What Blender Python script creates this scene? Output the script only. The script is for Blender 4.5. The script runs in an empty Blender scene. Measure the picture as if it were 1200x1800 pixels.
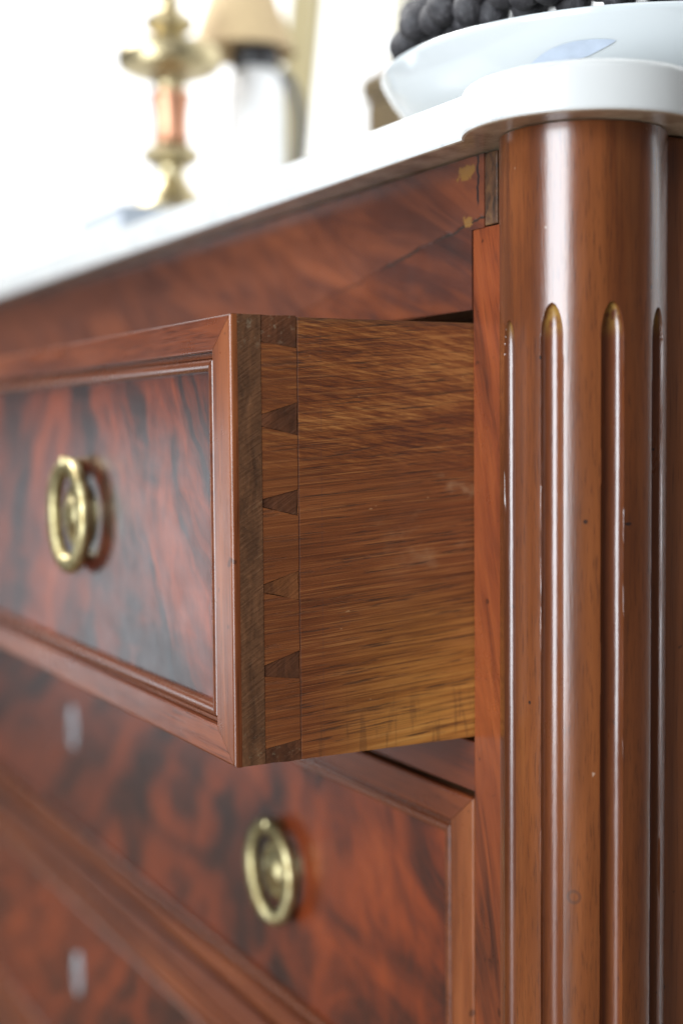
import bpy, bmesh, math, random
from math import sin, cos, pi, radians, sqrt
from mathutils import Vector, Matrix, noise as mnoise

random.seed(7)
S = bpy.context.scene
COL = S.collection
ZO = 0.72            # the floor lies 0.72 m below the top edge of the open drawer; all code works from that edge

# ------------------------------------------------------------------ camera
def make_camera():
    yaw, pitch, roll = 2.649221, -0.058781, -0.008364
    f = Vector((cos(pitch)*cos(yaw), cos(pitch)*sin(yaw), sin(pitch)))
    r = f.cross(Vector((0, 0, 1))).normalized(); u = r.cross(f)
    r2 = r*cos(roll) + u*sin(roll); u2 = u*cos(roll) - r*sin(roll)
    cd = bpy.data.cameras.new('camera'); co = bpy.data.objects.new('camera', cd); COL.objects.link(co)
    M = Matrix((r2, u2, -f)).transposed().to_4x4()
    M.translation = Vector((0.44884, -0.29812, -0.04070 + ZO))
    co.matrix_world = M
    cd.sensor_fit = 'VERTICAL'; cd.sensor_height = 36; cd.sensor_width = 24; cd.lens = 49.2135
    cd.clip_start = 0.01; cd.clip_end = 100
    cd.dof.use_dof = True; cd.dof.focus_distance = 0.506; cd.dof.aperture_fstop = 3.6
    cd.dof.aperture_blades = 0
    S.camera = co
make_camera()

# ------------------------------------------------------------------ world, lamps, exposure
W = bpy.data.worlds.new('World'); S.world = W; W.use_nodes = True
W.node_tree.nodes['Background'].inputs[0].default_value = (0.93, 0.96, 1.0, 1)
W.node_tree.nodes['Background'].inputs[1].default_value = 0.085
S.view_settings.view_transform = 'Standard'; S.view_settings.look = 'None'
S.view_settings.exposure = -0.36; S.view_settings.gamma = 1.0

def area(name, loc, target, sx, sy, power, col):
    l = bpy.data.lights.new(name, 'AREA'); l.shape = 'RECTANGLE'; l.size = sx; l.size_y = sy
    l.energy = power; l.color = col
    o = bpy.data.objects.new(name, l); COL.objects.link(o)
    o.location = Vector(loc) + Vector((0, 0, ZO))
    d = Vector(target) + Vector((0, 0, ZO)) - o.location
    o.rotation_euler = d.to_track_quat('-Z', 'Y').to_euler()
    return o
area('window_light_front', (0.75, -2.1, 0.32), (0.05, 0, 0.05), 1.15, 2.0, 150, (0.85, 0.93, 1.0))
area('fill_light_right', (2.2, -1.1, 2.0), (0, 0, -0.1), 1.6, 1.6, 24, (1.0, 0.97, 0.93))  # added fill, high behind the camera, to brighten the drawer side
area('sheen_light_left', (-2.55, -1.15, -0.36), (-0.4, 0, -0.10), 0.5, 0.65, 4.4, (0.80, 0.92, 1.0))  # low lamp added to make the bluish sheen on the drawer fronts
area('wash_light_above', (-1.5, -0.9, 1.6), (-0.7, 0.2, 0.1), 1.2, 0.8, 105, (1.0, 1.0, 1.0))  # added lamp that whitens the wall, the marble and the things on it

# ------------------------------------------------------------------ node helpers
class NT:
    def __init__(s, name):
        s.m = bpy.data.materials.new(name); s.m.use_nodes = True
        s.t = s.m.node_tree; s.b = s.t.nodes['Principled BSDF']
        s.oc = s.t.nodes.new('ShaderNodeTexCoord').outputs['Object']
    def put(s, sock, v):
        if v is None: return
        if isinstance(v, bpy.types.NodeSocket): s.t.links.new(v, sock)
        elif isinstance(v, (tuple, list)):
            v = tuple(v)
            if sock.type == 'RGBA' and len(v) == 3: v += (1,)
            sock.default_value = v
        else: sock.default_value = v
    def math(s, op, a, b=None, c=None, clamp=False):
        n = s.t.nodes.new('ShaderNodeMath'); n.operation = op; n.use_clamp = clamp
        s.put(n.inputs[0], a); s.put(n.inputs[1], b); s.put(n.inputs[2], c)
        return n.outputs[0]
    def mix(s, f, a, b, bt='MIX'):
        n = s.t.nodes.new('ShaderNodeMix'); n.data_type = 'RGBA'; n.blend_type = bt
        s.put(n.inputs[0], f); s.put(n.inputs[6], a); s.put(n.inputs[7], b)
        return n.outputs[2]
    def ramp(s, f, stops, interp='LINEAR'):
        n = s.t.nodes.new('ShaderNodeValToRGB'); cr = n.color_ramp; cr.interpolation = interp
        while len(cr.elements) < len(stops): cr.elements.new(0.5)
        for e, (p, c) in zip(cr.elements, stops):
            e.position = p; e.color = tuple(c) + (1,) if len(c) == 3 else c
        s.put(n.inputs[0], f); return n.outputs[0]
    def bw(s, f, lo, hi):
        n = s.t.nodes.new('ShaderNodeMapRange'); n.interpolation_type = 'SMOOTHSTEP'
        s.put(n.inputs[0], f); n.inputs[1].default_value = lo; n.inputs[2].default_value = hi
        return n.outputs[0]
    def noise(s, v, sc=1.0, det=4, ro=.55, di=0.0):
        n = s.t.nodes.new('ShaderNodeTexNoise'); s.put(n.inputs['Vector'], v)
        n.inputs['Scale'].default_value = sc; n.inputs['Detail'].default_value = det
        n.inputs['Roughness'].default_value = ro; n.inputs['Distortion'].default_value = di
        return n.outputs[0]
    def map(s, v, sc=(1, 1, 1), loc=(0, 0, 0), rot=(0, 0, 0)):
        n = s.t.nodes.new('ShaderNodeMapping'); s.put(n.inputs[0], v)
        n.inputs['Location'].default_value = loc; n.inputs['Scale'].default_value = sc
        n.inputs['Rotation'].default_value = rot; return n.outputs[0]
    def sep(s, v):
        n = s.t.nodes.new('ShaderNodeSeparateXYZ'); s.put(n.inputs[0], v); return n.outputs
    def comb(s, x, y, z):
        n = s.t.nodes.new('ShaderNodeCombineXYZ')
        for i, v in enumerate((x, y, z)): s.put(n.inputs[i], v)
        return n.outputs[0]
    def attr(s, name):
        n = s.t.nodes.new('ShaderNodeAttribute'); n.attribute_name = name; return n.outputs['Fac']
    def bump(s, h, strength=.2, dist=.0005):
        n = s.t.nodes.new('ShaderNodeBump'); n.inputs['Strength'].default_value = strength
        n.inputs['Distance'].default_value = dist; s.put(n.inputs['Height'], h); return n.outputs[0]
    def set(s, **k):
        names = dict(col='Base Color', rough='Roughness', metal='Metallic', coat='Coat Weight', coatr='Coat Roughness',
                     spec='Specular IOR Level', nrm='Normal', trans='Transmission Weight', ior='IOR', sss='Subsurface Weight')
        for a, v in k.items(): s.put(s.b.inputs[names[a]], v)
        return s.m

AX = {'x': 0, 'y': 1, 'z': 2}
def grain_scale(axis, across, along):
    v = [across]*3; v[AX[axis]] = along; return tuple(v)

def wood(name, axis, dark, mid, light, streak=60, stretch=.06, dist=1.2, rough=.3, coat=.25, seed=0., pores=.5, contrast=(.3, .5, .68), bump=.12, rot=(0, 0, 0)):
    n = NT(name)
    v = n.map(n.oc, (1, 1, 1), (seed*1.37, seed*.71, seed*2.13), rot)
    g = n.noise(n.map(v, grain_scale(axis, streak, streak*stretch)), 1, 6, .6, dist)
    big = n.noise(n.map(v, grain_scale(axis, streak*.22, streak*stretch*.5)), 1, 3, .5, .6)
    f = n.math('ADD', n.math('MULTIPLY', g, .6), n.math('MULTIPLY', big, .4))
    c = n.ramp(f, [(contrast[0], dark), (contrast[1], mid), (contrast[2], light)])
    fib = n.noise(n.map(v, grain_scale(axis, 1400, 45)), 1, 3, .6)
    c = n.mix(n.math('MULTIPLY', n.bw(fib, .52, .72), pores), c, tuple(x*.45 for x in dark))
    c = n.mix(n.math('MULTIPLY', n.bw(fib, .48, .30), pores*.35), c, light)
    sp = n.noise(n.map(v, (130, 130, 130), (3, 1, 2)), 1, 2, .5)
    c = n.mix(n.math('MULTIPLY', n.bw(sp, .715, .745), .6), c, tuple(x*.22 for x in dark))
    r = n.math('ADD', n.math('MULTIPLY', n.noise(n.map(v, (45, 45, 45)), 1, 5, .65), .22), rough-.11)
    return n.set(col=c, rough=r, coat=coat, coatr=.16, nrm=n.bump(fib, bump, .0004))

def crotch(name, x0, zt, g=1.0, seed=0., blotch=.5, sc=1.0, br=1.0, sh=0.):
    """figured flame mahogany: dark and orange streaks that fan out downwards from the plume axis x0"""
    n = NT(name)
    x, y, z = n.sep(n.oc)[:3]
    wob = n.math('SUBTRACT', n.noise(n.map(n.oc, (16, 16, 16), (seed, seed, seed)), 1, 3, .5), .5)
    u = n.math('ADD', n.math('SUBTRACT', x, x0), n.math('MULTIPLY', wob, .05))
    dz = n.math('MULTIPLY', n.math('SUBTRACT', zt, z), g/.16)
    c = n.math('DIVIDE', u, n.math('MAXIMUM', n.math('ADD', dz, 1.0), .35))
    au = n.math('ABSOLUTE', c)
    s1 = n.noise(n.comb(n.math('MULTIPLY', c, 62*sc), seed*3.1, n.math('MULTIPLY', z, 9)), 1, 5, .62, .9)
    s2 = n.noise(n.map(n.comb(n.math('ADD', c, n.math('MULTIPLY', z, .25)), seed, z), (30*sc, 1, 17), (seed*2, 0, seed)), 1, 4, .6, 1.6)
    f = n.math('ADD', n.math('MULTIPLY', s1, 1-blotch), n.math('MULTIPLY', s2, blotch))
    col = n.ramp(f, [(.36-sh, (.012, .0055, .005)), (.45-sh, (.028, .009, .006)), (.52-sh, (.080*br, .0150*br, .0055*br)), (.60-sh, (.140*br, .0250*br, .0065*br)), (.72-sh, (.21*br, .043*br, .0105*br))])
    fib = n.noise(n.map(n.oc, (1300, 1300, 60), (seed, 0, 0), (0, radians(8), 0)), 1, 3, .6)
    col = n.mix(n.math('MULTIPLY', n.bw(fib, .52, .70), .45), col, (.03, .012, .010))
    r = n.math('ADD', n.math('MULTIPLY', n.noise(n.map(n.oc, (70, 70, 70)), 1, 5, .7), .2), .22)
    return n.set(col=col, rough=r, coat=.12, coatr=.14, nrm=n.bump(fib, .08, .0003))

M = {}
M['frame_x'] = wood('mahogany_frame_horizontal', 'x', (.060, .013, .005), (.125, .030, .010), (.185, .050, .016), 110, .05, .6, .30, .05, 1.3, .7, (.38, .5, .62))
M['frame_z'] = wood('mahogany_frame_upright', 'z', (.075, .018, .006), (.15, .040, .012), (.215, .064, .020), 110, .05, .6, .30, .1, 4.1, .7, (.38, .5, .62))
M['bead'] = wood('mahogany_bead', 'x', (.050, .013, .006), (.10, .027, .010), (.15, .043, .015), 120, .04, .5, .28, .3, 7.7, .3)
M['stile'] = wood('mahogany_stile', 'z', (.040, .010, .005), (.15, .032, .009), (.21, .050, .013), 75, .17, 1.4, .30, .3, 2.2, .45, (.34, .48, .62), .12, (0, radians(14), 0))
M['rail'] = wood('mahogany_rail', 'x', (.03, .009, .006), (.09, .020, .008), (.14, .033, .011), 60, .12, 1.5, .32, .3, 3.3, .45, (.34, .5, .66))
M['case'] = wood('mahogany_case', 'z', (.11, .032, .011), (.18, .055, .016), (.24, .078, .025), 70, .05, .8, .33, .25, 5.2, .5)
M['dark'] = wood('oak_carcass', 'y', (.03, .014, .008), (.06, .028, .014), (.09, .045, .022), 60, .05, .8, .7, 0, 6.1)
M['inside'] = wood('pine_inside', 'x', (.14, .08, .04), (.2, .12, .06), (.28, .17, .09), 50, .04, .8, .7, 0, 8.1)

# apron rail: diagonal figure, old split, yellow filler
def apron_mat():
    n = NT('mahogany_apron')
    v = n.map(n.oc, (1, 1, 1), (0, 0, 0), (0, radians(-24), 0))
    g = n.noise(n.map(v, (9, 9, 46), (3.1, 0, 1.2)), 1, 5, .6, 1.4)
    b = n.noise(n.map(v, (6, 6, 15), (.4, 0, 7.2)), 1, 3, .5, .8)
    f = n.math('ADD', n.math('MULTIPLY', g, .45), n.math('MULTIPLY', b, .55))
    c = n.ramp(f, [(.36, (.022, .009, .007)), (.45, (.058, .016, .009)), (.52, (.115, .028, .010)), (.64, (.19, .048, .015))])
    x, y, z = n.sep(n.oc)[:3]     # x from the apron's right end, z from its lower edge
    # upper lifted veneer strip: paler, redder, above a line that runs down to the left
    jag = n.math('MULTIPLY', n.math('SUBTRACT', n.noise(n.map(n.oc, (60, 1, 60)), 1, 4, .6), .5), .006)
    line = n.math('ADD', n.math('SUBTRACT', z, n.math('ADD', n.math('MULTIPLY', x, .16), .0335)), jag)
    up = n.bw(line, -.0006, .0008)
    c = n.mix(n.math('MULTIPLY', up, .62), c, n.ramp(g, [(.35, (.075, .022, .012)), (.65, (.155, .045, .020))]))
    near = n.bw(x, -.16, -.03)
    crk = n.math('MULTIPLY', n.bw(n.math('ABSOLUTE', n.math('ADD', line, .0007)), .0008, .0001), n.math('MULTIPLY', near, n.bw(n.noise(n.map(n.oc, (45, 1, 45), (9, 0, 0)), 1, 3), .38, .55)))
    c = n.mix(crk, c, (.02, .012, .008))
    # wear at the top edge
    wear = n.math('MULTIPLY', n.bw(z, .048, .0585), n.bw(n.noise(n.map(n.oc, (70, 1, 160), (1, 0, 5)), 1, 4, .65), .50, .64))
    c = n.mix(n.math('MULTIPLY', wear, .75), c, (.05, .02, .016))
    # yellow filler
    dx = n.math('DIVIDE', n.math('SUBTRACT', x, -.0035), .0062); dz = n.math('DIVIDE', n.math('SUBTRACT', z, .0525), .0028)
    d = n.math('ADD', n.math('ADD', n.math('MULTIPLY', dx, dx), n.math('MULTIPLY', dz, dz)), n.math('MULTIPLY', n.math('SUBTRACT', n.noise(n.map(n.oc, (260, 1, 330)), 1, 5, .65), .5), 8.))
    c = n.mix(n.bw(d, 1.05, .7), c, (.17, .078, .018))
    dx = n.math('DIVIDE', n.math('SUBTRACT', x, -.0035), .0035); dz = n.math('DIVIDE', n.math('SUBTRACT', z, .0335), .0022)
    d = n.math('ADD', n.math('ADD', n.math('MULTIPLY', dx, dx), n.math('MULTIPLY', dz, dz)), n.math('MULTIPLY', n.math('SUBTRACT', n.noise(n.map(n.oc, (300, 1, 380), (4, 0, 2)), 1, 5, .65), .5), 8.))
    c = n.mix(n.bw(d, 1.05, .7), c, (.16, .074, .018))
    # dark frayed crack near the end
    cx = n.math('ADD', x, n.math('MULTIPLY', n.math('SUBTRACT', n.noise(n.map(n.oc, (1, 1, 130)), 1, 4, .6), .5), .007))
    cr = n.math('MULTIPLY', n.bw(n.math('ABSOLUTE', n.math('SUBTRACT', cx, .0036)), .0010, .0003), n.bw(z, .0375, .041))
    c = n.mix(cr, c, (.012, .010, .010))
    fib = n.noise(n.map(n.oc, (60, 1400, 1400)), 1, 3, .6)
    r = n.math('ADD', n.math('MULTIPLY', n.noise(n.map(n.oc, (60, 60, 60)), 1, 5, .65), .25), .24)
    h = n.math('ADD', n.math('MULTIPLY', up, 2.0), n.math('MULTIPLY', n.noise(n.map(n.oc, (30, 1, 90)), 1, 4, .6), 1.2))
    return n.set(col=c, rough=r, coat=.25, coatr=.18, nrm=n.bump(h, .35, .0007))
M['apron'] = apron_mat()

def column_mat():
    n = NT('mahogany_column')
    g = n.noise(n.map(n.oc, (75, 75, 4)), 1, 6, .62, .5)
    big = n.noise(n.map(n.oc, (22, 22, 5), (3, 1, 2)), 1, 4, .55, .4)
    f = n.math('ADD', n.math('MULTIPLY', g, .55), n.math('MULTIPLY', big, .45))
    c = n.ramp(f, [(.32, (.052, .0145, .0055)), (.48, (.122, .034, .0095)), (.66, (.195, .060, .017))])
    fib = n.noise(n.map(n.oc, (1500, 1500, 110)), 1, 3, .6)
    c = n.mix(n.math('MULTIPLY', n.bw(fib, .50, .70), .55), c, (.045, .014, .007))
    spots = n.noise(n.map(n.oc, (150, 150, 110), (7, 2, 4)), 1, 2, .5)
    c = n.mix(n.bw(spots, .745, .77), c, (.015, .008, .006))
    x, y, z = n.sep(n.oc)[:3]
    # slow vertical bands, darker polish in places
    bd = n.noise(n.map(n.oc, (48, 48, 2.2), (5, 5, 1)), 1, 4, .6, .3)
    c = n.mix(n.math('MULTIPLY', n.bw(bd, .50, .66), .55), c, (.055, .017, .007))
    c = n.mix(n.math('MULTIPLY', n.bw(bd, .46, .34), .40), c, (.21, .074, .022))
    # nail holes, an old ring stain, pale nicks
    def dist(px, py, pz, sx=1., sz=1.):
        d = n.map(n.oc, (sx, sx, sz), (-(px+.528)*sx, -(py-.22)*sx, -(pz+.72)*sz))
        v = n.t.nodes.new('ShaderNodeVectorMath'); v.operation = 'LENGTH'; n.put(v.inputs[0], d); return v.outputs['Value']
    for q in ((.069, -.0003, -.0727, 1, 1), (.0744, .0137, -.0737, .55, 1.3), (.0735, .0105, -.062, 1.4, 1.4), (.0525, -.0116, -.1365, 1.3, 1.1)):
        c = n.mix(n.math('MULTIPLY', n.bw(dist(*q), .0010, .0005), .85), c, (.014, .009, .008))
    rs = n.math('ABSOLUTE', n.math('SUBTRACT', dist(.0667, -.0032, -.203), .0020))
    c = n.mix(n.math('MULTIPLY', n.bw(rs, .0009, .0002), .5), c, (.04, .022, .018))
    nk = n.noise(n.map(n.oc, (260, 260, 150), (3, 8, 1)), 1, 2, .5)
    c = n.mix(n.math('MULTIPLY', n.bw(nk, .765, .79), .6), c, (.42, .30, .22))
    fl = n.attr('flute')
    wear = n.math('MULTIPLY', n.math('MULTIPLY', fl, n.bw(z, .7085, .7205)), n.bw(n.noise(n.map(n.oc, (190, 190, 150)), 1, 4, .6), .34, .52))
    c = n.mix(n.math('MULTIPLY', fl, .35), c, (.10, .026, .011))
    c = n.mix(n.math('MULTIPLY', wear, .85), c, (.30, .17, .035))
    r = n.math('ADD', n.math('MULTIPLY', n.noise(n.map(n.oc, (90, 90, 30)), 1, 5, .7), .16), n.math('ADD', .155, n.math('MULTIPLY', fl, .06)))
    h = n.math('ADD', fib, n.math('MULTIPLY', n.math('MULTIPLY', fl, n.noise(n.map(n.oc, (300, 300, 90), (2, 0, 0)), 1, 3, .6)), 3.0))
    h = n.math('ADD', h, n.math('MULTIPLY', n.noise(n.map(n.oc, (60, 60, 14)), 1, 3, .5), 1.6))
    return n.set(col=c, rough=r, coat=.55, coatr=.17, nrm=n.bump(h, .10, .0006))
M['column'] = column_mat()

def side_mat():
    """drawer side plank; local y runs back from the drawer face, z up from the drawer bottom"""
    n = NT('drawer_side_plank')
    x, y, z = n.sep(n.oc)[:3]
    zone = n.bw(n.math('ADD', z, n.math('MULTIPLY', n.math('SUBTRACT', n.noise(n.map(n.oc, (1, 14, 30)), 1, 3), .5), .02)), .094, .118)   # upper ribbon-grained zone
    # upper: short slanted ribbons
    v1 = n.map(n.oc, (1, 1, 1), (0, 0, 0), (radians(9), 0, 0))
    rib = n.noise(n.map(v1, (1, 70, 1000), (0, 3, 1)), 1, 7, .74, .2)
    rib2 = n.noise(n.map(n.oc, (1, 8, 70), (0, 1, 5)), 1, 3, .5, .5)
    fu = n.math('ADD', n.math('MULTIPLY', rib, .66), n.math('MULTIPLY', rib2, .34))
    cu = n.ramp(fu, [(.36, (.045, .010, .0045)), (.45, (.108, .027, .0075)), (.53, (.20, .058, .013)), (.66, (.40, .165, .045))])
    # lower: long straight grain, a little uphill to the back
    v2 = n.map(n.oc, (1, 1, 1), (0, 0, 0), (radians(-4), 0, 0))
    lg = n.noise(n.map(v2, (1, 12, 760), (0, 7, 2)), 1, 8, .76, .1)
    lb = n.noise(n.map(v2, (1, 9, 60), (0, 2, 9)), 1, 4, .55, .6)
    fl = n.math('ADD', n.math('MULTIPLY', lg, .55), n.math('MULTIPLY', lb, .45))
    cl = n.ramp(fl, [(.35, (.060, .015, .0055)), (.46, (.135, .036, .0095)), (.55, (.19, .055, .0145)), (.67, (.27, .094, .027))])
    gold = n.ramp(fl, [(.34, (.12, .036, .008)), (.46, (.29, .105, .018)), (.56, (.46, .20, .040)), (.68, (.56, .29, .075))])
    gm = n.math('MULTIPLY', n.bw(n.math('ADD', z, n.math('MULTIPLY', n.math('SUBTRACT', lb, .5), .06)), .074, .014), n.bw(y, .025, .085))
    cl = n.mix(n.math('MULTIPLY', gm, .95), cl, gold)
    c = n.mix(zone, cl, cu)
    fine = n.noise(n.map(v2, (1, 26, 2300), (0, 5, 5)), 1, 3, .6)
    c = n.mix(n.math('MULTIPLY', n.bw(fine, .50, .34), .55), c, (.050, .016, .006))
    c = n.mix(n.math('MULTIPLY', n.bw(fine, .54, .70), .45), c, (.40, .17, .05))
    # pale rubbed patch mid-right
    rb = n.math('MULTIPLY', n.bw(n.noise(n.map(n.oc, (1, 38, 60), (0, 4, 3)), 1, 4, .6), .56, .72), n.bw(n.math('ABSOLUTE', n.math('SUBTRACT', z, .088)), .030, .008))
    c = n.mix(n.math('MULTIPLY', n.math('MULTIPLY', rb, n.bw(y, .05, .09)), .6), c, (.33, .19, .10))
    # long dark splits / pores
    po = n.noise(n.map(v2, (1, 45, 1250), (0, 1, 4)), 1, 3, .6)
    c = n.mix(n.math('MULTIPLY', n.bw(po, .58, .68), .75), c, (.030, .012, .006))
    po2 = n.noise(n.map(v2, (1, 14, 420), (0, 6, 4)), 1, 2, .5, .3)
    c = n.mix(n.math('MULTIPLY', n.bw(po2, .66, .72), .45), c, (.020, .010, .006))
    # pale nicks
    nk = n.noise(n.map(n.oc, (1, 170, 520), (0, 2, 7)), 1, 2, .5)
    c = n.mix(n.math('MULTIPLY', n.bw(nk, .765, .80), .45), c, (.52, .33, .17))
    # upright stain smears close to the back lower corner and a scribe line at the dovetail base
    st = n.noise(n.map(n.oc, (1, 230, 24), (0, 9, 1)), 1, 3, .6, .8)
    c = n.mix(n.math('MULTIPLY', n.math('MULTIPLY', n.bw(st, .57, .66), n.bw(z, .030, .008)), .35), c, (.07, .028, .012))
    jy = n.math('ADD', y, n.math('MULTIPLY', n.math('SUBTRACT', n.noise(n.map(n.oc, (1, 1, 180)), 1, 3), .5), .0007))
    ln = n.bw(n.math('ABSOLUTE', n.math('SUBTRACT', jy, .0262)), .00035, .0001)
    c = n.mix(n.math('MULTIPLY', ln, .8), c, (.03, .012, .008))
    ln2 = n.bw(n.math('ABSOLUTE', n.math('SUBTRACT', jy, .0355)), .00025, .00006)
    c = n.mix(n.math('MULTIPLY', n.math('MULTIPLY', ln2, n.bw(nk, .40, .55)), .35), c, (.06, .03, .03))
    tailz = n.bw(y, .0268, .0255)
    c = n.mix(n.math('MULTIPLY', tailz, .35), c, n.mix(fl, (.075, .019, .006), (.26, .080, .017)))
    # grime at the top edge
    c = n.mix(n.math('MULTIPLY', n.bw(z, .1565, .1597), .55), c, (.05, .025, .014))
    r = n.math('ADD', n.math('MULTIPLY', lg, .25), .34)
    h = n.math('ADD', n.math('MULTIPLY', n.math('ADD', n.math('MULTIPLY', rib, zone), lg), 1.0), n.math('MULTIPLY', ln, -.6))
    h = n.math('SUBTRACT', h, n.math('MULTIPLY', n.bw(po, .58, .68), .8))
    return n.set(col=c, rough=r, coat=.10, coatr=.25, nrm=n.bump(h, .42, .0006))
M['side'] = side_mat()

def endgrain(name, base, seed):
    n = NT(name)
    v = n.map(n.oc, (1, 1, 1), (seed, seed*2, seed*3), (radians(28), 0, 0))
    g = n.noise(n.map(v, (1, 150, 300)), 1, 6, .7, 1.2)
    b = n.noise(n.map(n.oc, (1, 150, 42), (0, seed, seed)), 1, 5, .6, .5)
    f = n.math('ADD', n.math('MULTIPLY', g, .3), n.math('MULTIPLY', b, .7))
    c = n.ramp(f, [(.34, tuple(k*.45 for k in base)), (.5, base), (.66, tuple(min(1, k*1.6) for k in base))])
    sc = n.noise(n.map(n.map(n.oc, (1, 1, 1), (0, 0, 0), (radians(-32), 0, 0)), (1, 90, 1100), (0, seed, 2)), 1, 2, .5, .4)
    c = n.mix(n.math('MULTIPLY', n.bw(sc, .68, .75), .22), c, (.30, .19, .10))
    sp = n.noise(n.map(n.oc, (1, 520, 520), (0, seed, 5)), 1, 3, .6)
    z = n.sep(n.oc)[2]
    c = n.mix(n.math('MULTIPLY', n.math('MULTIPLY', n.bw(sp, .56, .66), n.bw(z, .142, .160)), .40), c, (.26, .20, .13))
    c = n.mix(n.math('MULTIPLY', n.math('MULTIPLY', n.bw(sp, .60, .68), n.bw(z, .022, .004)), .25), c, (.26, .20, .12))
    return n.set(col=c, rough=.5, coat=.05, nrm=n.bump(n.math('ADD', f, n.math('MULTIPLY', sc, .6)), .6, .0007))
M['lap'] = endgrain('drawer_front_end_grain', (.105, .044, .018), 1.7)
M['pin_pale'] = endgrain('dovetail_end_grain_pale', (.125, .042, .012), 9.1)
M['pin'] = endgrain('dovetail_end_grain', (.080, .027, .010), 5.2)

def marble_mat():
    n = NT('white_marble')
    w = n.noise(n.map(n.oc, (9, 9, 9)), 1, 6, .65, 1.8)
    vein = n.bw(n.math('ABSOLUTE', n.math('SUBTRACT', w, .5)), .035, .0)
    cl = n.noise(n.map(n.oc, (22, 22, 22), (4, 4, 4)), 1, 4, .6)
    c = n.mix(n.math('MULTIPLY', cl, .16), (.54, .54, .525), (.40, .415, .415))
    c = n.mix(n.math('MULTIPLY', vein, .42), c, (.36, .38, .40))
    chip = n.noise(n.map(n.oc, (170, 170, 60), (2, 2, 2)), 1, 3, .6)
    c = n.mix(n.math('MULTIPLY', n.bw(chip, .66, .72), .25), c, (.55, .52, .46))
    # faces that point down take a mottled brown
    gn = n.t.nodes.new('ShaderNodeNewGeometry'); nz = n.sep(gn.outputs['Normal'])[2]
    mottle = n.noise(n.map(n.oc, (50, 50, 50), (1, 8, 3)), 1, 5, .65)
    c = n.mix(n.bw(nz, -.75, -.97), c, n.ramp(mottle, [(.35, (.30, .20, .125)), (.65, (.58, .45, .31))]))
    return n.set(col=c, rough=.22, nrm=n.bump(chip, .12, .0006), sss=.0)
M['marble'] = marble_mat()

def brass(name, c0, c1, rough, seed, scale=260):
    n = NT(name)
    a = n.noise(n.map(n.oc, (scale,)*3, (seed, seed, seed)), 1, 4, .6)
    c = n.mix(n.bw(a, .40, .66), c0, c1)
    return n.set(col=c, metal=1.0, rough=n.math('ADD', n.math('MULTIPLY', a, .2), rough-.1), nrm=n.bump(a, .15, .0004))
M['brass'] = brass('aged_brass', (.50, .43, .235), (.25, .19, .085), .42, 1, 160)
M['brass2'] = brass('candlestick_brass', (.56, .47, .28), (.32, .26, .15), .36, 2, 60)
M['copper'] = brass('candlestick_copper', (.62, .31, .19), (.46, .22, .13), .40, 3, 60)



def plain(name, col, rough=.5, coat=0., var=.12, sc=40, metal=0.):
    n = NT(name)
    a = n.noise(n.map(n.oc, (sc,)*3), 1, 5, .6)
    c = n.mix(a, tuple(k*(1-var) for k in col), tuple(min(1, k*(1+var)) for k in col))
    return n.set(col=c, rough=rough, coat=coat, metal=metal, nrm=n.bump(a, .06, .001))
M['porcelain'] = plain('white_porcelain', (.50, .525, .53), .12, .6, .03, 12)
M['blue'] = plain('blue_glaze', (.39, .44, .52), .15, .5, .28, 90)
M['iron'] = plain('dark_metal', (.035, .035, .040), .4, .2)
M['steel'] = plain('dull_steel', (.46, .50, .53), .42, 0, .2, 200, .35)
M['black'] = plain('keyhole_shadow', (.01, .008, .008), .8)
M['shade'] = plain('tan_woven_shade', (.52, .38, .21), .8, 0, .25, 300)
M['ceramic'] = plain('white_ceramic', (.88, .88, .88), .2, .4, .02)
M['cream'] = plain('cream_gilt', (.23, .19, .095), .5, .1, .2, 60)
M['gilt'] = plain('old_gilt', (.11, .075, .032), .5, .1, .4, 60, .0)
M['pale_edge'] = plain('pale_frame_edge', (.40, .37, .29), .5, .1, .1, 60)
M['mat_board'] = plain('white_mat_board', (.88, .88, .87), .8, 0, .02)
M['paper'] = plain('white_paper', (.40, .42, .46), .8, 0, .05, 200)
M['cover'] = plain('pale_grey_cover', (.30, .33, .37), .6, .1, .05, 120)
M['wall'] = plain('white_plaster', (.90, .90, .89), .9, 0, .02, 8)
M['floor'] = wood('floor_boards', 'x', (.07, .038, .02), (.11, .062, .035), (.15, .09, .055), 30, .05, .8, .45, .1, 9.9)
def grape_mat():
    n = NT('dark_grape_skin')
    a = n.noise(n.map(n.oc, (190,)*3), 1, 5, .65, .6)
    c = n.ramp(a, [(.3, (.014, .012, .014)), (.55, (.036, .033, .036)), (.75, (.11, .105, .11))])
    return n.set(col=c, rough=.62, coat=.0, nrm=n.bump(a, .8, .0016))
M['grape'] = grape_mat()

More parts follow.
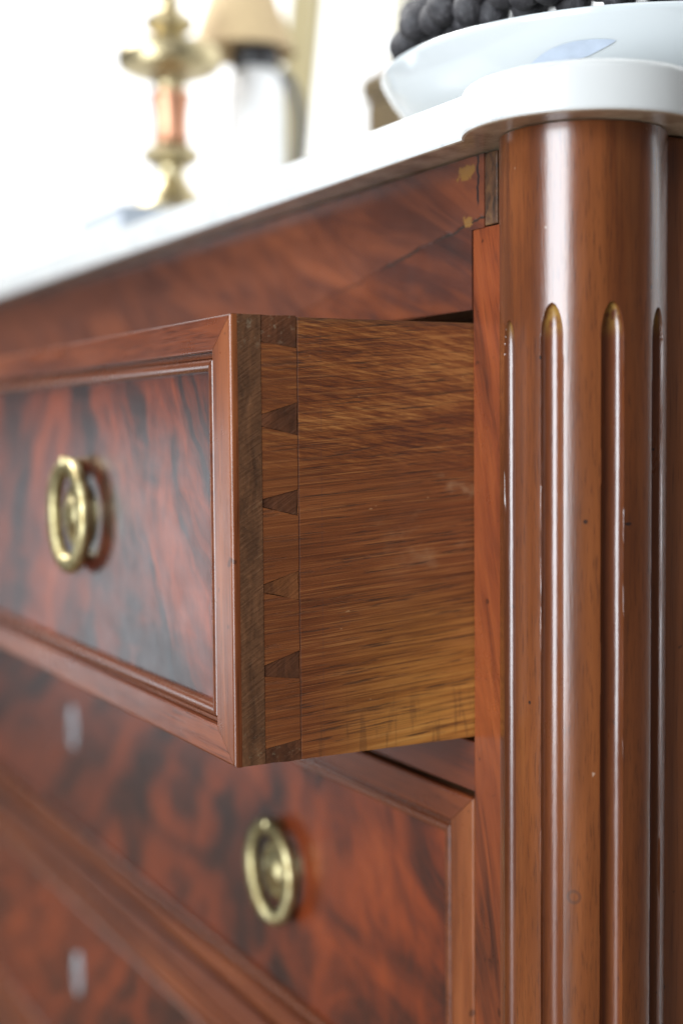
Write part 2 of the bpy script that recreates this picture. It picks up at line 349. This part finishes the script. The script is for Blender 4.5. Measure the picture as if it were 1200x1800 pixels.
# ------------------------------------------------------------------ object helpers
def tag(o, label=None, cat=None, group=None, kind=None):
    for k, v in (('label', label), ('category', cat), ('group', group), ('kind', kind)):
        if v: o[k] = v
    return o
def thing(name, base, label, cat, group=None):
    o = bpy.data.objects.new(name, None); COL.objects.link(o)
    o.location = (base[0], base[1], base[2] + ZO); o.empty_display_size = .02
    o['base'] = list(base)
    return tag(o, label, cat, group)
def part(name, bm, mat, parent=None, smooth=False, base=None, mats=None):
    b = Vector(base if base is not None else (root(parent)['base'] if parent else (0, 0, -ZO)))
    bmesh.ops.translate(bm, verts=bm.verts, vec=-b)
    bmesh.ops.recalc_face_normals(bm, faces=bm.faces)
    me = bpy.data.meshes.new(name); bm.to_mesh(me); bm.free()
    for m in (mats or [mat]): me.materials.append(m)
    if smooth:
        for p in me.polygons: p.use_smooth = True
        if smooth != True: me.set_sharp_from_angle(angle=radians(smooth))
    o = bpy.data.objects.new(name, me); COL.objects.link(o)
    if name in ('frame_member', 'bead_moulding'):
        w = o.modifiers.new('weighted', 'WEIGHTED_NORMAL'); w.keep_sharp = True; w.weight = 80
    if parent: o.parent = parent
    return o
def root(o):
    while o.parent: o = o.parent
    return o
def box(bm, x0, x1, y0, y1, z0, z1, bev=0., seg=2):
    r = bmesh.ops.create_cube(bm, size=1)
    vs = r['verts']
    for v in vs:
        v.co = Vector((x0 if v.co.x < 0 else x1, y0 if v.co.y < 0 else y1, z0 if v.co.z < 0 else z1))
    if bev:
        es = list({e for v in vs for e in v.link_edges})
        bmesh.ops.bevel(bm, geom=es, offset=bev, segments=seg, affect='EDGES', profile=.5)
    return bm
def B(*a, **k): return box(bmesh.new(), *a, **k)
def lathe(bm, prof, cx, cy, seg=48, ax=None):
    rings = []
    for r, z in prof:
        if r < 1e-5: rings.append([bm.verts.new((cx, cy, z))])
        else: rings.append([bm.verts.new((cx+r*cos(2*pi*i/seg), cy+r*sin(2*pi*i/seg), z)) for i in range(seg)])
    for a, b in zip(rings, rings[1:]):
        for i in range(seg):
            j = (i+1) % seg
            if len(a) == 1 and len(b) == 1: continue
            if len(a) == 1: bm.faces.new((a[0], b[i], b[j]))
            elif len(b) == 1: bm.faces.new((a[i], a[j], b[0]))
            else: bm.faces.new((a[i], a[j], b[j], b[i]))
    return bm
def prism(bm, pts, ax, v0, v1, bev=0., seg=2):
    """extrude 2-D polygon along axis ax (0 x, 2 z) from v0 to v1"""
    def P(p, v): return (v, p[0], p[1]) if ax == 0 else ((p[0], v, p[1]) if ax == 1 else (p[0], p[1], v))
    a = [bm.verts.new(P(p, v0)) for p in pts]; b = [bm.verts.new(P(p, v1)) for p in pts]
    bm.faces.new(a); bm.faces.new(b[::-1])
    n = len(pts)
    for i in range(n):
        j = (i+1) % n; bm.faces.new((a[i], b[i], b[j], a[j]))
    if bev:
        es = [e for e in bm.edges if e.is_valid and e.verts[0] in set(a+b) or e.verts[1] in set(a+b)]
        bmesh.ops.bevel(bm, geom=es, offset=bev, segments=seg, affect='EDGES', profile=.5)
    return bm
def tube(bm, pts, r, seg=10):
    rings = []; s = None
    for i, p in enumerate(pts):
        p = Vector(p); t = (Vector(pts[min(i+1, len(pts)-1)]) - Vector(pts[max(i-1, 0)])).normalized()
        if s is None:
            s = t.cross(Vector((0, 0, 1)))
            if s.length < 1e-3: s = t.cross(Vector((1, 0, 0)))
        s = (s - t*s.dot(t)).normalized(); u = s.cross(t)
        rings.append([bm.verts.new(p + s*r*cos(2*pi*k/seg) + u*r*sin(2*pi*k/seg)) for k in range(seg)])
    for a, b in zip(rings, rings[1:]):
        for k in range(seg): bm.faces.new((a[k], a[(k+1) % seg], b[(k+1) % seg], b[k]))
    bm.faces.new(rings[0][::-1]); bm.faces.new(rings[-1]); return bm

# ------------------------------------------------------------------ setting
XL = -1.056                                  # left edge of the drawers
o = part('floor', B(-6, 3, -4, 0.47, -ZO-.03, -ZO), M['floor']); tag(o, 'brown floor boards under the chest', kind='structure')
o = part('wall', B(-6.5, .25, 0.47, 0.60, -ZO, 1.9), M['wall']); tag(o, 'bright white wall behind the chest', kind='structure')

# ------------------------------------------------------------------ chest of drawers (carcass)
CH = thing('chest_of_drawers', (XL/2, 0.22, -ZO), 'antique mahogany chest of drawers with fluted corner column and white marble top', 'chest of drawers')
CX, CY, CR = .045, .017, .0296               # corner column axis and radius
zu, zt = .0625, .0795                        # marble underside and top
DZ = [(0., -.160), (-.1845, -.3435), (-.3665, -.5265)]   # the three drawers
RL = [(.0045, zu), (-.1818, -.1600-.0022), (-.3640, -.3480), (-.5700, -.5290)]

# apron rail under the marble; its right end is stepped over the stile
bm = bmesh.new()
prism(bm, [(XL-.004, .0045), (-.0006, .0045), (-.0006, .0345), (.0078, .0345), (.0078, zu-.0006), (XL-.004, zu-.0006)], 1, 0.0, .022)
part('apron_rail', bm, M['apron'], CH)
CH.children[-1].location = (-.0+0, 0, 0)
ap = [c for c in CH.children if c.name.startswith('apron_rail')][0]
# give the apron its own origin at its lower right end so that its marks sit there
def reorigin(o, p):
    d = Vector(p) - Vector(root(o)['base'])
    o.data.transform(Matrix.Translation(-d)); o.location = d
reorigin(ap, (0, 0, .0045))
# filler block and stile on the right, stile on the left
bm = bmesh.new(); box(bm, .00795, .0160, .0002, .022, .0350, zu-.0008, .0004)
fb = NT('filler_strip'); a = fb.noise(fb.map(fb.oc, (220, 1, 120)), 1, 5, .65, .5)
fbm = fb.set(col=fb.ramp(a, [(.32, (.016, .008, .004)), (.5, (.066, .026, .010)), (.68, (.10, .047, .016))]), rough=.5, nrm=fb.bump(a, .6, .0008))
part('filler_strip', bm, fbm, CH)
bm = bmesh.new(); prism(bm, [(0, -.60), (.0212, -.60), (.0212, .0345), (0, .0345)], 1, .0002, .024, .0003, 1)
part('stile', bm, M['stile'], CH)
bm = bmesh.new(); box(bm, XL-.0212, XL, .0002, .024, -.60, zu-.0006, .0003, 1); part('stile', bm, M['stile'], CH)
# rails between the drawers
for z0, z1 in RL[1:]:
    bm = bmesh.new(); box(bm, XL+.0006, -.0006, .0006, .024, z0, z1, .0005); part('drawer_rail', bm, M['rail'], CH)
# inside: dust boards, side linings, back
for z in (.010, -.166, -.350, -.532):
    bm = bmesh.new(); box(bm, XL-.02, .02, .0245, .440, z-.006, z+.001); part('dust_board', bm, M['dark'], CH)
for x0, x1 in ((.0035, .020), (XL-.020, XL-.0035)):
    bm = bmesh.new(); box(bm, x0, x1, .0245, .440, -.60, zu-.002); part('side_lining', bm, M['dark'], CH)
bm = bmesh.new(); box(bm, XL-.04, .045, .4405, .452, -.60, zu-.002); part('back_board', bm, M['dark'], CH)
for x0, x1 in ((.0225, .062), (XL-.062, XL-.0225)):
    bm = bmesh.new(); box(bm, x0, x1, .030, .4400, -.60, zu-.0006, .001); part('side_panel', bm, M['case'], CH)
bm = bmesh.new(); box(bm, XL-.058, .058, .004, .446, -.640, -.6004, .003); part('plinth', bm, M['case'], CH)
for x in (.030, XL-.030):
    for y in (.035, .415):
        bm = bmesh.new(); lathe(bm, [(0, -.6405), (.028, -.6405), (.030, -.648), (.024, -.655), (.026, -.665), (.016, -ZO+.004), (.014, -ZO), (0, -ZO)], x, y, 32)
        part('foot', bm, M['column'], CH, 35)

# fluted corner column
FL_AZ = [radians(a) for a in (-97.0, -58.2, -17.8, 22.6)]
def column(name, cx, cy, mirror=False):
    bm = bmesh.new()
    hw = radians(7.9); top = [-.0030, .0016, .0018, .0004]; bot = -.560; L = .013; D = .0036
    a0, a1 = radians(-150), radians(95)
    azs = []
    a = a0
    while a < a1:
        azs.append(a)
        d = min(abs(a-f) for f in FL_AZ)
        a += radians(.28) if d < hw*1.25 else radians(1.2)
    azs.append(a1)
    zs = [zu-.0004, zu-.0014, .045, .03, .016, .007]
    z = .0035
    while z > -.016: zs.append(z); z -= .00028
    z = -.018
    while z > -.53: zs.append(z); z -= .006
    z = -.53
    while z > -.566: zs.append(z); z -= .0008
    zs += [-.585, -.5998]
    lay = bm.verts.layers.float.new('flute')
    grid = []
    for iz, z in enumerate(zs):
        row = []
        for az in azs:
            dep = 0.; fl = 0.
            for k, f in enumerate(FL_AZ):
                wob = .03*mnoise.noise(Vector((k*7.3, 0, z*38)))
                q = (az-f)/hw + wob
                if abs(q) < 1.3:
                    t = 0.
                    if z > top[k]-L: t = (z-(top[k]-L))/L
                    if z < bot+L: t = ((bot+L)-z)/L
                    rho2 = q*q + (t*t if t > 0 else 0)
                    if rho2 < 1:
                        dep = D*sqrt(1-rho2)**.85; fl = min(1., (1-rho2)*6)
            r = CR - dep
            x = cx + (r*cos(az))*(-1 if mirror else 1); y = cy + r*sin(az)
            v = bm.verts.new((x, y, z)); v[lay] = fl; row.append(v)
        grid.append(row)
    for r0, r1 in zip(grid, grid[1:]):
        for i in range(len(azs)-1): bm.faces.new((r0[i], r0[i+1], r1[i+1], r1[i]))
    c1 = bm.verts.new((cx, cy, zs[0])); c2 = bm.verts.new((cx, cy, zs[-1]))
    for i in range(len(azs)-1):
        bm.faces.new((c1, grid[0][i], grid[0][i+1])); bm.faces.new((c2, grid[-1][i+1], grid[-1][i]))
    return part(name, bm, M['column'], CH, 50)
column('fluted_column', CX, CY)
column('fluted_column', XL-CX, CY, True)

# marble top with round corners over the columns
def marble():
    R = .0432; Yf = -.0180; xs = .080
    pts = []
    a_s = math.atan2(Yf-CY, -sqrt(R*R-(Yf-CY)**2)); a_e = math.atan2(sqrt(R*R-(xs-CX)**2), xs-CX)
    n = 44
    right = [(CX+R*cos(a_s+(a_e-a_s)*i/n), CY+R*sin(a_s+(a_e-a_s)*i/n)) for i in range(n+1)]
    right += [(xs, .462)]
    left = [(XL-x, y) for x, y in right][::-1]
    pts = left + right
    n = len(pts)
    def inset(d):
        out = []
        for k in range(n):
            p0, p1, p2 = (Vector(pts[(k+q) % n]) for q in (-1, 0, 1))
            e1, e2 = (p1-p0).normalized(), (p2-p1).normalized()
            n1, n2 = Vector((-e1.y, e1.x)), Vector((-e2.y, e2.x))
            b = (n1+n2).normalized()
            out.append(p1 + b*(d/max(.4, b.dot(n1))))
        return out
    if sum(a[0]*b[1]-b[0]*a[1] for a, b in zip(pts, pts[1:]+pts[:1])) < 0: pts.reverse()
    prof = [(.0012*(1-cos(t)), zu+.0012*(1-sin(t))) for t in (pi/2, pi/4, 0)]
    prof = [(.0012, zu), (.00035, zu+.00035), (0, zu+.0012)]
    R2 = .0034
    prof += [(R2*(1-cos(t)), zt-R2+R2*sin(t)) for t in [pi/2*q/7 for q in range(8)]]
    bm = bmesh.new(); loops = []
    for d, z in prof: loops.append([bm.verts.new((v.x, v.y, z)) for v in inset(d)])
    for a, b in zip(loops, loops[1:]):
        for k in range(n): bm.faces.new((a[k], a[(k+1) % n], b[(k+1) % n], b[k]))
    bm.faces.new(loops[0][::-1]); bm.faces.new(loops[-1])
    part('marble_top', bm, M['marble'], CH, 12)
marble()

# ------------------------------------------------------------------ drawers
RINGX = -.183
def ring_pull(dr, x, yf, zc, kink=0.):
    """boss and hanging brass ring; yf is the panel's face"""
    # boss: stepped dome turned about the y axis, with the post for the ring above it
    bm = bmesh.new()
    prof = [(0, .0085), (.003, .0083), (.006, .0074), (.0085, .0058), (.0100, .0044), (.0108, .0042), (.0118, .0047), (.0140, .0040), (.0152, .0026), (.0158, .0), ]
    lathe(bm, prof, 0, 0, 48)
    for v in bm.verts: v.co = Vector((x+v.co.x, yf-v.co.z, zc+v.co.y))
    tube(bm, [(x, yf, zc+.0245), (x, yf-.0075, zc+.0245)], .0019, 12)
    bmesh.ops.create_uvsphere(bm, u_segments=16, v_segments=10, radius=.0032, matrix=Matrix.Translation((x, yf-.0078, zc+.0245)))
    pull = part('ring_pull', bm, M['brass'], dr, 40)
    bm = bmesh.new(); R = .0230; nu, nv = 390, 16
    rows = []
    for i in range(nu):
        a = 2*pi*i/nu; row = []
        for j in range(nv):
            b = 2*pi*j/nv
            rad, dep = .0041, .0034
            cy_, cz_ = cos(b), sin(b)                       # cy_: radial, cz_: towards the viewer
            mill = 0.
            if cz_ > .2 and -.95 < cy_ < .5: mill = .00034*(1, 0, -1)[i % 3]
            rr = R + cy_*(rad+mill); yy = -(dep+mill)*cz_
            row.append(bm.verts.new((x+rr*cos(a), yf-.0062+yy, zc+rr*sin(a))))
        rows.append(row)
    for i in range(nu):
        a, b = rows[i], rows[(i+1) % nu]
        for j in range(nv): bm.faces.new((a[j], a[(j+1) % nv], b[(j+1) % nv], b[j]))
    r = part('ring', bm, M['brass'], pull, True)
    if kink:                                            # hanging slightly askew
        r.rotation_euler = (0, 0, 0)
    return pull

def frame_pieces(dr, x0, x1, z0, z1, yf, mats):
    """mitred frame and bead: profile (inset, depth) swept round the rectangle; every side is its own piece"""
    fx, fz = .0158, .0124                                  # flat width of the uprights and of the rails
    def ring_of(points, name, mh, mv):
        def corner(ix, iz, d): return [(x0+ix, z0+iz), (x1-ix, z0+iz), (x1-ix, z1-iz), (x0+ix, z1-iz)], d
        loops = [corner(*p) for p in points]
        for k in range(4):
            bm = bmesh.new(); vs = []
            nseg = 1
            for cs, d in loops:
                a, b = cs[k], cs[(k+1) % 4]
                ux = Vector((b[0]-a[0], 0, b[1]-a[1])).normalized()*.00011
                vs.append((bm.verts.new(Vector((a[0], yf+d, a[1]))+ux), bm.verts.new(Vector((b[0], yf+d, b[1]))-ux)))
            n = len(vs)
            for i in range(n):
                p, q = vs[i], vs[(i+1) % n]
                bm.faces.new((p[0], p[1], q[1], q[0]))
            bm.faces.new([v[0] for v in vs]); bm.faces.new([v[1] for v in vs][::-1])
            part(name, bm, mh if k % 2 == 0 else mv, dr, 40)
    r = .0013
    pf = [(0, 0, .0028)]
    for i in range(6):
        t = pi/2*i/5; pf.append((r*(1-sin(t)), r*(1-sin(t)), r*(1-cos(t))) if False else (r*(1-cos(t)), r*(1-cos(t)), r*(1-sin(t))))
    q = .0006
    for i in range(5):
        t = pi/2*i/4; pf.append((fx-q+q*sin(t), fz-q+q*sin(t), q*(1-cos(t))))
    pf += [(fx, fz, .0028)]
    ring_of(pf, 'frame_member', mats[0], mats[1])
    g = .0002
    pb = [(fx+g, fz+g, .0046), (fx+g, fz+g, .0026), (fx+.0013, fz+.0013, .0026), (fx+.0014, fz+.0014, .0017), (fx+.0021, fz+.0021, .0016), (fx+.0023, fz+.0023, .0021)]
    rb = .0022
    for i in range(9):
        t = pi*i/8; pb.append((fx+.0046-rb*cos(t), fz+.0046-rb*cos(t), .0024-.0017*sin(t)))
    pb += [(fx+.0071, fz+.0071, .0046)]
    ring_of(pb, 'bead_moulding', mats[2], mats[2])
    return fx+.0066, fz+.0066

def drawer(name, zr, yface, label, panel_mat, opened=False, backlen=.36, rings=True):
    z1, z0 = zr
    x0, x1 = XL+.0012, -.0012
    if opened: x1 = -.0002
    dr = thing(name, (XL/2, yface, z0), label, 'drawer', 'drawers of the mahogany chest')
    ix, iz = frame_pieces(dr, x0, x1, z0, z1, yface, (M['frame_x'], M['frame_z'], M['bead']))
    bm = bmesh.new(); box(bm, x0+ix-.002, x1-ix+.002, yface+.0042, yface+.0066, z0+iz-.002, z1-iz+.002); part('panel', bm, panel_mat, dr)
    yb = yface+.0030
    # board behind the veneered face
    bm = bmesh.new()
    box(bm, x0+.0002, x1+(0 if opened else -.0002), yb, yb+.0012, z0+.0001, z1-.0001) if False else None
    fyl = yface+.0118
    # lap of the front board: four strips round the panel opening plus the core behind it
    box(bm, x0+.0002, x1-.0000, yface+.0067, fyl, z0+.0001, z1-.0001)
    box(bm, x0+.0124, x1-.0124, fyl, yface+.0258, z0+.0001, z1-.0001)
    box(bm, x0+.0002, x0+ix-.003, yface+.00285, yface+.0067, z0+.0001, z1-.0001)
    box(bm, x1-ix+.003, x1, yface+.00285, yface+.0067, z0+.0001, z1-.0001)
    box(bm, x0+ix-.003, x1-ix+.003, yface+.00465, yface+.0067, z0+.0001, z0+iz-.003)
    box(bm, x0+ix-.003, x1-ix+.003, yface+.00465, yface+.0067, z1-iz+.003, z1-.0001)
    part('front_board', bm, M['lap'], dr)
    # side boards with dovetails
    yl, ybn = fyl+.0001, yface+.0260
    if opened:
        # (outer z top, outer z bottom at the front, z top, z bottom at the base line), from the drawer's top edge
        pins = [(0, -.0095, 0, -.0114), (-.0352, -.0392, -.0310, -.0424), (-.0652, -.0678, -.0621, -.0713), (-.0955, -.0983, -.0914, -.1016), (-.1246, -.1282, -.1202, -.1302), (-.1547, -.160, -.1526, -.160)]
    else:
        pins = [(0, -.0095, 0, -.0114), (-.0652, -.0678, -.0621, -.0713), (-.1547, z0-z1, -.1526, z0-z1)]
    xo = x1-.0001
    for side in (0, 1):
        g = .00018
        poly = [(ybn, z1 - .0001 + pins[0][3] - g)] if False else []
        # outline of the side board: back edge, then down the front edge with its sockets
        yback = yface+backlen
        poly = [(yback, z0+.0001), (yback, z1-.0006), (ybn, z1-.0006)]
        for i, (a, b, c, d) in enumerate(pins):
            if i == 0:
                poly += [(ybn, z1+d-g), (yl, z1+b-g)]
            elif i == len(pins)-1:
                poly += [(yl, z1+a+g), (ybn, z1+c+g), (ybn, z0+.0001)]
            else:
                poly += [(yl, z1+a+g), (ybn, z1+c+g), (ybn, z1+d-g), (yl, z1+b-g)]
        bm = bmesh.new()
        xa, xb = (xo-.0120, xo) if side == 0 else (x0+.0001, x0+.0121)
        prism(bm, poly, 0, xa, xb)
        part('side_board', bm, M['side'], dr)
        for i, (a, b, c, d) in enumerate(pins):
            bm = bmesh.new()
            ztop = -.0001 if i == 0 else None
            sx = (-.00012, .00010, -.0003, -.00005, -.0002, 0.)[i % 6] if side == 0 else 0
            if i == len(pins)-1: pp = [(fyl+.0001, z1+a), (ybn-.0002, z1+c), (ybn-.0002, z0+.0001), (fyl+.0001, z0+.0001)]
            else: pp = [(fyl+.0001, z1+a-(.0001 if i == 0 else 0)), (ybn-.0002, z1+c-(.0001 if i == 0 else 0)), (ybn-.0002, z1+d), (fyl+.0001, z1+b)]
            if side == 0:
                rp = []
                for q in range(len(pp)):
                    p0, p1 = Vector(pp[q]), Vector(pp[(q+1) % len(pp)])
                    for w in range(4):
                        v = p0.lerp(p1, w/4)
                        rp.append((v.x+random.uniform(-.00022, .00002)*(w > 0), v.y+random.uniform(-.00022, .00022)*(w > 0)))
                pp = rp
            prism(bm, pp, 0, xa+.0002, xb+sx)
            part('dovetail_pin', bm, M['pin_pale' if i in (3,) else 'pin'], dr)
    bm = bmesh.new(); box(bm, x0+.0126, x1-.0126, yface+.0262, yface+backlen-.001, z0+.008, z0+.014); part('bottom_board', bm, M['inside'], dr)
    bm = bmesh.new(); box(bm, x0+.0126, x1-.0126, yface+backlen-.012, yface+backlen-.0008, z0+.0142, z1-.012); part('back_board', bm, M['inside'], dr)
    yp = yface+.0042; zm = (z0+z1)/2
    for xr in (RINGX, XL-RINGX): ring_pull(dr, xr, yp, zm+.0005)
    # keyhole plate
    bm = bmesh.new(); pts = []
    for i in range(40):
        t = 2*pi*i/40; pts.append((XL/2+.0062*cos(t)*(1+.12*cos(2*t)), zm+.0095+.0160*sin(t)))
    prism(bm, pts, 1, yp-.0012, yp+.0004, .0004, 2)
    esc = part('keyhole_plate', bm, M['steel'], dr, 40)
    bm = bmesh.new()
    pts = [(XL/2+.0022*cos(t), zm+.0135+.0022*sin(t)) for t in [radians(a) for a in range(-50, 231, 20)]]
    pts += [(XL/2-.0017, zm+.002), (XL/2+.0017, zm+.002)]
    prism(bm, pts, 1, yp-.0015, yp-.0008); part('keyhole', bm, M['black'], esc)
    return dr
P1 = crotch('flame_mahogany_fan', .352, .165, 1.15, 2.0, .30, .58, 1.15, .0)
P2 = crotch('flame_mahogany_mottled', .372, .175, .8, 5.3, .40, .40, 1.2, .015)
P3 = crotch('flame_mahogany_deep', .350, .17, .9, 8.9, .42, .38, 1.2, .01)
drawer('drawer', DZ[0], -.1007, 'top drawer pulled out of the chest, showing dovetail joints on its side', P1, True, .45)
drawer('drawer', DZ[1], .0002, 'closed middle drawer just under the pulled-out one', P2)
drawer('drawer', DZ[2], .0002, 'closed lowest drawer at the bottom left of the photo', P3)

# ------------------------------------------------------------------ plate and grapes
PX, PY = -.049, .116
PL = thing('footed_plate', (PX, PY, zt), 'white porcelain footed plate with a blue leaf, standing on the marble corner', 'plate')
prof = [(0, .004), (.056, .004), (.058, .0005), (.060, 0), (.062, .0006), (.064, .005), (.078, .0095), (.092, .0160), (.1005, .0235), (.1065, .0325), (.1095, .0385), (.1104, .0405), (.1098, .0416), (.1082, .0412), (.104, .0350), (.098, .0280), (.088, .0200), (.072, .0130), (.05, .0095), (0, .009)]
bm = bmesh.new(); lathe(bm, [(r, z+zt) for r, z in prof], PX, PY, 128); [setattr(v.co, 'z', zt+(v.co.z-zt)*.87) for v in bm.verts]; part('dish', bm, M['porcelain'], PL, 60)
def under(r):
    for (r0, z0), (r1, z1) in zip(prof[5:12], prof[6:13]):
        if r0 <= r <= r1: return .87*(z0+(z1-z0)*(r-r0)/(r1-r0))
    return .04
def leaf():
    bm = bmesh.new(); n = 26; rows = []
    for i in range(n+1):
        t = i/n
        az = radians(-62 + 19.5*t); rc = .0992 + .0045*t**.8
        w = .0029*sin(pi*min(1, t*.97+.03))**.75*(1-.35*t)+.0001
        row = []
        for k in range(5):
            r = rc + w*(k/2-1); z = under(r)
            nx = .55                                        # lift off the glaze along its outward-down normal
            row.append(bm.verts.new((PX+(r+.0003)*cos(az), PY+(r+.0003)*sin(az), zt+z-.00025)))
        rows.append(row)
    for a, b in zip(rows, rows[1:]):
        for k in range(4): bm.faces.new((a[k], a[k+1], b[k+1], b[k]))
    part('leaf_motif', bm, M['blue'], PL, True)
leaf()
GR = thing('grape_bunch', (PX, PY, zt+.0165), 'bunch of dark grey wrinkled grapes heaped on the white plate', 'grapes')
def grapes():
    bm = bmesh.new(); bmesh.ops.create_icosphere(bm, subdivisions=3, radius=.0070)
    for v in bm.verts:
        v.co *= 1 + .045*mnoise.noise(v.co*260) + .02*mnoise.noise(v.co*700)
    first = part('grape', bm, M['grape'], GR, True, base=(0, 0, 0))
    spots = []
    for R, z, n, ph in ((.1005, .0535, 46, 0), (.094, .0655, 42, .4), (.092, .0500, 40, .9), (.090, .0600, 40, .3), (.086, .070, 32, .2), (.073, .077, 26, .5), (.058, .082, 20, .1), (.042, .085, 14, .3), (.024, .087, 8, 0), (.006, .088, 2, 0)):
        for i in range(n):
            a = 2*pi*(i+random.uniform(-.28, .28))/n + ph
            spots.append((R*cos(a)+random.uniform(-.0025, .0025), R*sin(a)+random.uniform(-.0025, .0025), z-.02+random.uniform(-.003, .003)))
    for i, sp in enumerate(spots):
        g = first
        if i: g = first.copy(); COL.objects.link(g); g.parent = GR
        g.location = sp; s = random.uniform(.86, 1.12); g.scale = (s, s, s*random.uniform(.9, 1.12))
        g.rotation_euler = (random.uniform(0, 6), random.uniform(0, 6), random.uniform(0, 6))
grapes()

# ------------------------------------------------------------------ things further along the marble
X, Y = -.4605, .06
CS = thing('candlestick', (X, Y, zt), 'turned brass and copper candlestick with a wide drip pan, standing in front of the lamp', 'candlestick')
k = .000455
def zc(y): return .251 - y*.000379           # height of a measured level on the stick
def pr(l): return [(r*k, zc(y)) for r, y in l]
part('foot', lathe(bmesh.new(), [(0, zt), (.032, zt), (.033, zt+.003), (.031, zt+.006), (.027, zt+.010)] + pr([(60, 372), (52, 352), (36, 338), (26, 322), (21, 308), (22, 296), (0, 295)]), X, Y, 40), M['brass2'], CS, 40)
part('knop', lathe(bmesh.new(), pr([(0, 295), (28, 294), (40, 285), (45, 276), (43, 266), (32, 258), (25, 250), (0, 249)]), X, Y, 40), M['brass2'], CS, 40)
part('shaft', lathe(bmesh.new(), pr([(0, 249), (28, 248), (26, 225), (27, 200), (31, 170), (33, 164), (0, 163)]), X, Y, 40), M['copper'], CS, 40)
part('collar', lathe(bmesh.new(), pr([(0, 163), (25, 162), (24, 148), (30, 138), (0, 137)]), X, Y, 40), M['brass2'], CS, 40)
part('drip_pan', lathe(bmesh.new(), pr([(0, 137), (40, 138), (62, 130), (76, 120), (80, 106), (78, 92), (72, 84), (30, 84), (0, 90)]), X, Y, 48), M['brass2'], CS, 40)
part('socket', lathe(bmesh.new(), pr([(0, 89), (22, 88), (19, 74), (24, 60), (36, 48), (39, 36), (30, 26), (20, 18), (15, 6), (18, -14), (26, -28), (24, -40), (0, -40)]), X, Y, 40), M['brass2'], CS, 40)

X, Y = -.4955, .14
LP = thing('table_lamp', (X, Y, zt), 'white table lamp with tan shade, dark collar and dark curved handle', 'lamp')
k = .000415
def zl(y): return .2717 - y*.000405
part('body', lathe(bmesh.new(), [(0, zt), (.020, zt), (.0215, zt+.01), (.0222, .14), (.0222, .19), (.0205, .213), (.014, .2215), (0, .2215)], X, Y, 40), M['ceramic'], LP, 40)
part('collar', lathe(bmesh.new(), [(0, .2217), (.0172, .2217), (.0178, .226), (.0172, .2375), (0, .2375)], X, Y, 40), M['iron'], LP, 40)
part('lamp_shade', lathe(bmesh.new(), [(.0385, .2340), (.0262, .2700), (.0140, .310), (.0132, .310), (.0254, .2700), (.0377, .2340)], X-.0055, Y-.007, 48), M['shade'], LP, 50)
hp = [(.0175, .2195), (.024, .2150), (.0290, .205), (.0320, .192), (.0325, .175), (.0305, .155), (.0270, .135), (.0225, .118)]
e = Vector((.47, .88, 0)).normalized()
part('handle', tube(bmesh.new(), [(X+e.x*r, Y+e.y*r, z) for r, z in hp], .0042, 10), M['iron'], LP, True)

# leaning picture
def leaning(name, x0, x1, y, z0, h, t, lean, label):
    th = thing(name, (x0, y, z0), label, 'picture frame')
    return th
PF = thing('picture_frame', (-.87, .385, zt), 'cream gilt picture frame with white mat leaning against the white wall', 'picture frame')
def tilt(o, a): o.rotation_euler = (a, 0, 0)
LN = radians(-7.0)
fw = .088; x0, x1, hh = -1.035, -.765, .52
bx = PF['base']
def fbox(a, b, c, d, y0=0., y1=.018, bev=.004): return B(a, b, bx[1]+y0, bx[1]+y1, bx[2]+c, bx[2]+d, bev)
for nm, bm_, mt in (('frame_side', fbox(x0, x0+fw, 0, hh), 'cream'), ('frame_side', fbox(x1-.022, x1, 0, hh), 'pale_edge'), ('frame_rail', fbox(x0+fw+.0005, x1-.0225, 0, .04), 'cream'), ('frame_rail', fbox(x0+fw+.0005, x1-.0225, hh-.04, hh), 'cream'), ('mat_board', fbox(x0+fw-.004, x1-.008, .03, hh-.03, .008, .011, 0), 'mat_board')):
    part(nm, bm_, M[mt], PF)
PF.rotation_euler = (LN, 0, 0)
# gilt box behind the plate
GB = thing('gilt_box', (-.567, .33, zt), 'dull gilt wooden box standing behind the plate', 'box')
part('box_body', B(-.620, -.515, .30, .37, zt, .2400, .003), M['gilt'], GB)
part('box_lid', B(-.624, -.511, .296, .374, .2404, .262, .004), M['gilt'], GB)
# pale book near the front edge at the left
BK = thing('closed_book', (-.44, .03, zt), 'pale grey closed book lying near the left of the marble top', 'book')
part('cover', B(-.492, -.402, .002, .052, zt+.0212, zt+.0232, .0006), M['cover'], BK)
part('cover', B(-.492, -.402, .002, .052, zt, zt+.0020, .0006), M['cover'], BK)
part('page_block', B(-.490, -.405, .0035, .0510, zt+.0021, zt+.0211), M['paper'], BK)
part('spine', B(-.4045, -.4015, .0025, .0515, zt+.0021, zt+.0211, .001), M['cover'], BK)

for o in bpy.data.objects:
    if 'base' in o: del o['base']
